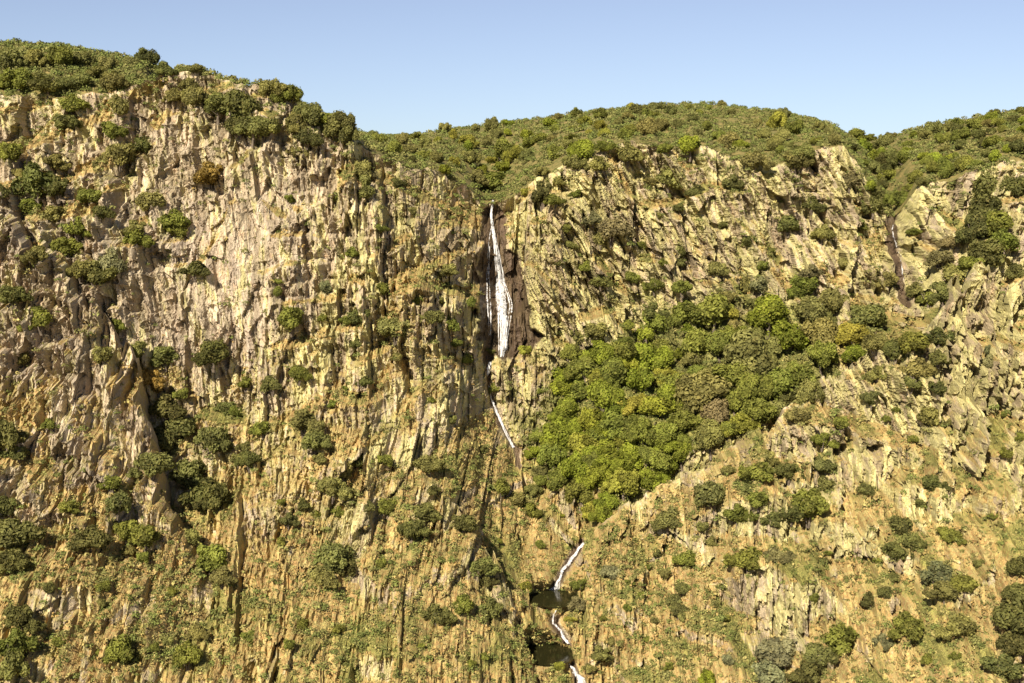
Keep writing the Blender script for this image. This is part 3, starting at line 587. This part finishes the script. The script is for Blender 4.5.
while nfill < 160 and tries < 20000:
    tries += 1; x, y = rnd.uniform(368, 1024) if nfill > 45 else rnd.uniform(850, 1024), rnd.uniform(98, 212)
    if not inside(x, y, HILL_POLY): continue
    r = rnd.choice([5, 6, 6, 7, 7, 8, 9, 11]) * (.70 + .4 * (y - 98) / 90)
    if any((x - a) ** 2 + ((y - b) * 1.25) ** 2 < (.66 * (r + c_)) ** 2 for a, b, c_ in taken): continue
    g = vnoise(np.array([x / 60.]), np.array([y / 30.]), 5)[0]
    tint = rnd.choice(["olive", "olive", "mid", "green", "green", "yellow"] if g < .5 else ["green", "bright", "olive", "green", "yellow"]) if x < 560 or g > .35 else rnd.choice(["olive", "green", "mid", "green"])
    if x > 860: tint = rnd.choice(["green", "mid", "olive", "green", "bright", "dark"])
    if plant(x, y, r, tint, "tree", "tree", "trees along the crest and hilltops"): taken.append((x, y, r)); nfill += 1

# low cover nobody could count: scrub between the hill trees, dry grass and tufts on the ledges
def tuft_cloud(name, pts, sizes, tones, nleaf, leaf, mat, flat=.8):
    R_ = np.random.RandomState(99); m = len(pts)
    P = np.repeat(pts, nleaf, 0); sz = np.repeat(sizes, nleaf)[:, None]
    v = R_.normal(size=(m * nleaf, 3)); v /= np.linalg.norm(v, axis=1)[:, None]; v[:, 2] = np.abs(v[:, 2]) * flat
    P = P + v * sz * (.5 + .5 * R_.rand(m * nleaf, 1))
    nr = v + R_.normal(size=v.shape) * .6; nr /= np.linalg.norm(nr, axis=1)[:, None]
    a = np.cross(nr, R_.normal(size=v.shape)); a /= np.linalg.norm(a, axis=1)[:, None]; b = np.cross(nr, a); h = sz * leaf * (.6 + .8 * R_.rand(m * nleaf, 1))
    Q = np.stack([P - a * h, P - b * h * .7, P + a * h, P + b * h * .7], 1).reshape(-1, 3)
    me = quad_mesh(name, Q, np.arange(len(Q)).reshape(-1, 4)); add_attr(me, "leaf", (np.repeat(tones, nleaf * 4), np.repeat(R_.rand(m * nleaf), 4), np.zeros(len(Q))))
    return tag(link(name, me, mat), kind="stuff")
R9 = np.random.RandomState(5)
# grass tufts: chosen on the wall by how much soil there is
fl = lambda i: np.concatenate([q_[i].ravel() for q_ in SHEETS])
SX, SY, SZ, SS, SG, SW, SD = (fl(i) for i in range(7)); ST = fl(7)
wgt = np.clip(SS - .25, 0, 1) + .8 * np.clip(SG - .3, 0, 1) + .015; wgt *= (SW < .3) * (SD < 9)
cum = np.cumsum(wgt); idx = np.clip(np.searchsorted(cum, R9.rand(30000) * cum[-1]), 0, SX.size - 1)
pts = np.stack([SX[idx], SY[idx] - .1, SZ[idx]], -1)
tone = np.clip(R9.rand(len(idx)) * .75 + .45 * np.clip(SG[idx], 0, 1) - .1, 0, 1)
g = tuft_cloud("grass", pts, .22 + .75 * R9.rand(len(idx)) ** 2.4, tone, 15, .27, M_GRASS)
tag(g, "dry ochre and green grass tufts covering the ledges of the cliffs", "grass")
# scrub: on the hills everywhere, thinner along the cliff
hx, hy, hz = HX[:HR].ravel(), HY[:HR].ravel(), HZ[:HR].ravel(); j = R9.randint(0, len(hx), 8000)
hp = np.stack([hx[j] + R9.normal(size=len(j)) * .4, hy[j], hz[j] + .2], -1)
wg2 = np.clip(SG - .35, 0, 1) + .5 * np.clip(SS - .5, 0, 1) + .045 + .8 * ST; wg2 *= (SW < .3)
cum = np.cumsum(wg2); i2 = np.clip(np.searchsorted(cum, R9.rand(11500) * cum[-1]), 0, SX.size - 1)
cp = np.stack([SX[i2], SY[i2] - .1, SZ[i2]], -1)
allp = np.vstack([hp, cp]); sz = np.r_[.6 + 1.0 * R9.rand(len(hp)), .40 + .85 * R9.rand(len(cp)) ** 1.8]
sc = tuft_cloud("low_scrub", allp, sz, R9.rand(len(allp)), 60, .165, M_SCRUB, .75)
tag(sc, "low olive scrub filling the ground between trees and ledges", "scrub")

# ------------------------------------------------------------------ water
def ribbon(name, pts, dens=.8, off=.35, parent=None, seed=0, bulge=.35):
    """falling water: a lens-shaped sheet with real thickness following the rock; pts = column, row, half width in px"""
    R_ = np.random.RandomState(seed); fine = []
    for (x0, y0, w0), (x1, y1, w1) in zip(pts[:-1], pts[1:]):
        n_ = max(3, int(abs(y1 - y0) / 1.6))
        for i in range(n_): t_ = i / n_; fine.append((x0 + (x1 - x0) * t_, y0 + (y1 - y0) * t_, w0 + (w1 - w0) * t_))
    fine.append(pts[-1]); ctr = []
    for x, y, wd in fine:
        h_ = hit(x, y); ctr.append((h_[0].x, h_[0].y, h_[0].z, wd * h_[1] / F_PX))
    ctr = np.array(ctr); yy = ctr[:, 1].copy(); k_ = 4
    yy = np.array([yy[max(0, i - k_):i + k_ + 1].min() * .6 + yy[max(0, i - k_):i + k_ + 1].mean() * .4 for i in range(len(yy))])
    K_ = 7; V, A, F_ = [], [], []
    for side in (0, 1):
        for i, (cx_, _, cz_, wd) in enumerate(ctr):
            wob = (R_.rand(2) - .5) * .35 * wd; wd = wd * (.75 + .5 * R_.rand())
            for k in range(K_):
                u = k / (K_ - 1) * 2 - 1; th = bulge * math.sqrt(max(0, 1 - u * u)) * min(1, wd)
                V.append((cx_ + u * wd + wob[0], yy[i] - off - (th if side == 0 else -th * .3) , cz_ + wob[1] * .3))
                A.append((u * .5 + .5, i / len(ctr), dens + .18 * (1 - abs(u)) - .45 * abs(u) ** 3))
    n_ = len(ctr)
    for side in (0, 1):
        for i in range(n_ - 1):
            for k in range(K_ - 1):
                a_ = side * n_ * K_ + i * K_ + k; f = (a_, a_ + 1, a_ + K_ + 1, a_ + K_); F_.append(f if side else f[::-1])
    me = quad_mesh(name, V, F_, True); A = np.array(A); add_attr(me, "flow", (A[:, 0], A[:, 1], A[:, 2])); return link(name, me, M_FALL, parent)
def fall(label, lines, seed):
    """lines = centre line as column, row, half width of the bundle; number of strands; opacity"""
    R_ = random.Random(seed); l0 = lines[0][0][-1]; p = hit(l0[0], l0[1])[0]
    root = bpy.data.objects.new("waterfall", None); C.link(root); root.location = p; tag(root, label, "waterfall")
    bpy.context.view_layer.update(); k_ = 0
    for pts, ns, dens in lines:
        for i in range(ns):
            ph_, am = R_.uniform(0, 6.28), R_.uniform(.1, .3); u0 = 0 if ns == 1 else (i / (ns - 1) * 2 - 1) * .85
            t0 = 0 if i % 2 == 0 else R_.uniform(0, .45); t1 = 1 if R_.random() < .6 else R_.uniform(.65, 1)
            full = np.array(pts, float); L = np.r_[0, np.cumsum(np.hypot(np.diff(full[:, 0]), np.diff(full[:, 1])))]; L /= L[-1]
            out = []
            for t_ in np.linspace(t0, t1, max(5, int(12 * len(pts) / 4))):
                cx_, cy_, wd = (np.interp(t_, L, full[:, j]) for j in range(3))
                out.append((cx_ + wd * (u0 + am * math.sin(ph_ + t_ * 9)), cy_, max(.45, wd * (1.5 / ns + .12) * (.7 + .3 * math.sin(ph_ * 2 + t_ * 14)))))
            if ns > 2 and i == 0: out = [(x_, y_, max(.6, w_ * 1.05)) for x_, y_, w_ in pts]; u0 = 0; dens_ = dens * .50
            else: dens_ = dens * .95
            o = ribbon("water_strand", out, dens_ * (1.15 - .5 * abs(u0)) , seed=seed * 50 + k_, off=.3 + .1 * R_.random()); k_ += 1
            o.parent = root; o.matrix_parent_inverse = root.matrix_world.inverted()
    return root
fall("tall white waterfall dropping through the dark slot in the cliff",
     [([(493,200,.8),(491,214,1.0),(493,232,2.0),(496,252,3.0),(499,275,4.6),(501,300,6.0),(503,325,5.6),(503,342,4.4),(501,357,2.4)], 11, .38),
      ([(492,226,.6),(489,245,.9),(488,275,1.2),(489,305,1.4),(490,335,1.2)], 2, .30),
      ([(499,262,.8),(505,285,1.0),(511,303,1.2),(509,322,1.2),(505,350,1.4)], 2, .42)], 1)
fall("short white chute just below the tall waterfall", [([(490,361,1.4),(488,369,2.0),(487,376,1.2)], 3, .55)], 11)
fall("thin white stream slanting down the rock below the tall waterfall", [([(489,386,.5),(491,398,.9),(495,408,1.4),(502,424,1.3),(507,436,1.6),(513,447,1.2)], 3, .52)], 21)
fall("white cascade pouring into the upper dark pool", [([(584,542,2.4),(579,546,1.2),(576,552,1.0),(571,557,1.7),(568,563,1.2),(562,568,1.6),(560,576,1.3),(557,583,2.4),(553,589,6.0)], 6, .46)], 31)
fall("narrow white cascade linking the two dark pools", [([(556,610,1.0),(553,616,1.0),(553,622,1.5),(557,626,1.2),(561,630,1.9),(563,636,1.2),(568,643,1.8)], 4, .45)], 41)
fall("foaming white cascade leaving the lower dark pool at the frame's bottom", [([(569,663,1.0),(574,667,2.2),(575,672,3.2),(580,677,3.4),(580,683,4.6),(585,691,4.2)], 6, .44)], 51)
fall("faint thin trickle down the dark streak on the right cliff", [([(892,224,.5),(891,232,.8),(896,246,.5),(900,262,.5),(904,285,.6),(908,303,.5)], 1, .06)], 61)
for (c, a, L) in pools:
    V = [tuple(c + np.array([0, 0, .25]))]; nn = 40
    for i in range(nn): an = i / nn * 6.2832; V.append((c[0] + a * 1.15 * math.cos(an), c[1] + L * 1.2 * math.sin(an), c[2] + .25))
    me = quad_mesh("pool_water", V, [(0, 1 + i, 1 + (i + 1) % nn) for i in range(nn)], True)
    tag(link("pool_water", me, M_POOL), kind="structure")

# ------------------------------------------------------------------ labels that single out every plant
ZONES = [
 (0,0,175,105,"in the scrub topping the left cliff"),(175,0,400,150,"along the left cliff's crest"),(0,105,100,215,"above the grey crag at left"),(100,105,230,245,"on the upper left rock faces"),
 (0,215,130,300,"below the grey crag at left"),(130,245,262,340,"on the broad bare slab"),(262,150,345,340,"right of the broad bare slab"),(345,140,420,350,"on the buttress left of the waterfall"),(420,140,520,205,"at the waterfall's lip"),
 (420,205,520,400,"beside the tall waterfall"),(0,300,130,400,"on the left spur's rocks"),(130,340,260,400,"at the left gully's head"),(75,400,260,460,"in the dark left gully"),(75,460,260,520,"below the dark left gully"),(0,400,75,520,"near the left edge's middle"),
 (0,520,75,600,"on the lower left terrace"),(0,600,75,683,"in the lower left corner"),(75,520,260,600,"on the lower left slope"),(75,600,260,683,"along the lower left rocks"),(260,340,345,450,"under the broad bare slab"),(260,450,345,530,"above the central pale slabs"),(260,530,350,683,"left of the central pale slabs"),
 (345,340,420,480,"on the central ochre slope"),(345,480,450,545,"above the pale central slabs"),(345,545,470,683,"on the pale central slabs"),(420,400,520,545,"below the tall waterfall"),(450,480,520,683,"on the buttress left of the pools"),
 (520,545,592,683,"beside the dark pools"),(592,520,640,683,"right of the dark pools"),(640,520,700,600,"on the grassy apron's upper half"),(640,600,700,683,"on the grassy apron's lower half"),
 (520,150,600,345,"on the yellow cliff beside the waterfall"),(600,140,700,240,"on the middle cliff's brink"),(600,240,700,335,"above the green hollow"),(700,140,780,230,"on the right-centre cliff top"),(700,230,850,300,"on the ribbed cliff above the hollow"),(780,140,850,240,"on the ribbed right cliff"),
 (850,140,925,330,"beside the dark streak at right"),(925,170,1024,245,"on the upper right cliff"),(925,245,1024,320,"behind the right-edge crags"),(855,320,960,400,"left of the right-edge crags"),(960,320,1024,480,"among the right-edge crags"),
 (700,440,790,535,"on the right ridge's left end"),(780,395,860,480,"along the right ridge's crest"),(790,480,860,535,"below the right ridge's crest"),(855,395,960,500,"under the right-edge crags"),(855,500,925,570,"on the right lower ribs"),(925,500,985,600,"right of the lower ribs"),(985,500,1024,683,"at the lower right edge"),
 (690,535,790,610,"on the dry slope at right"),(690,610,790,683,"at the bottom right of centre"),(790,535,860,625,"beside the lower right ribs"),(790,600,860,683,"at the foot of the ribs"),(860,570,985,683,"on the lower right slope")]
HOLLOW = [(520,330,590,400,"at the hollow's upper left"),(590,330,632,395,"at the hollow's upper middle"),(632,330,680,395,"right of the hollow's middle"),(520,395,575,445,"on the hollow's left edge"),(520,445,575,520,"at the hollow's lower left"),(575,395,612,440,"in the hollow's centre"),(612,395,680,420,"in the hollow's centre-right"),(612,420,690,450,"in the hollow's right half"),
 (575,440,612,475,"in the hollow's lower centre"),(612,450,690,475,"in the hollow's lower right"),(575,475,612,520,"at the hollow's bottom tip"),(612,475,690,520,"against the right ridge's foot"),(660,290,725,360,"at the big wood's upper left"),(660,360,725,430,"at the big wood's lower left"),(725,290,800,360,"at the big wood's top"),(725,360,765,395,"in the big wood's centre"),(725,395,765,440,"at the big wood's bottom"),(765,360,830,400,"in the big wood's lower right"),(800,290,840,360,"in the big wood's right half"),(840,290,900,360,"at the big wood's right end")]
HX_ = [(0,60,"at far left"),(60,130,"left of the skyline knob"),(130,175,"by the skyline knob"),(175,232,"left of the crest dip"),(232,285,"near the lone crest tree"),(285,372,"on the crest's sloping end"),(372,425,"behind the left crest"),(425,470,"left above the waterfall"),(470,525,"above the waterfall"),(525,580,"right above the waterfall"),(580,630,"over the yellow cliff"),(630,680,"left of the hilltop"),(680,730,"below the hilltop"),(730,780,"right of the hilltop"),(780,825,"on the hill's right shoulder"),(825,868,"left of the saddle"),(868,915,"in the saddle"),(915,970,"right of the saddle"),(970,1025,"at far right")]
SKYL = [(0,40),(60,44),(150,52),(200,70),(250,72),(300,97),(340,117),(370,130),(400,132),(450,125),(520,116),(600,106),(700,97),(780,106),(830,118),(865,133),(900,128),(950,116),(1024,102)]
def zone(pl):
    root, x, y, r, tint, noun, group = pl
    if group and "hollow" in group: L = HOLLOW
    elif noun == "tree":
        d_ = y - np.interp(x, [a for a, b in SKYL], [b for a, b in SKYL])
        band = "skyline" if d_ < 9 else "upper-slope" if d_ < 24 else "mid-slope" if d_ < 42 else "cliff-brink"
        for a, b, ph_ in HX_:
            if a <= x < b: return band, ph_
        return band, "on the hill"
    else: L = ZONES
    best = min(L, key=lambda z_: max(z_[0] - x, 0, x - z_[2]) + max(z_[1] - y, 0, y - z_[3]))
    return "", best[4]
ORD = ["leftmost", "second", "third", "fourth", "fifth", "sixth", "seventh", "eighth", "ninth", "tenth", "eleventh", "twelfth"]
groups = {}
for pl in PLANTS:
    band, ph_ = zone(pl); r = pl[3]
    size = "tiny" if r < 5 else "small" if r < 8 else "mid-sized" if r < 12 else "large"
    groups.setdefault((size, WORD[pl[4]], band, pl[5], ph_), []).append(pl)
for (size, col, band, noun, ph_), L in groups.items():
    L.sort(key=lambda p_: p_[1]); desc = f"{size} {col} {band + ' ' if band else ''}{noun}"
    for i, pl in enumerate(L):
        if len(L) == 1: lab = f"{desc} {ph_}"
        elif i == 0: lab = f"leftmost of the {desc}s {ph_}"
        elif i == len(L) - 1: lab = f"rightmost of the {desc}s {ph_}"
        else: lab = f"{ORD[i]} from left of the {desc}s {ph_}"
        pl[0]["label"] = lab
        if pl[6]: pl[0]["group"] = pl[6]
print("PLANTS", len(PLANTS), "groups", len(groups), "maxlen", max(len(p_[0]["label"].split()) for p_ in PLANTS), "max ord", max(len(L) for L in groups.values()))
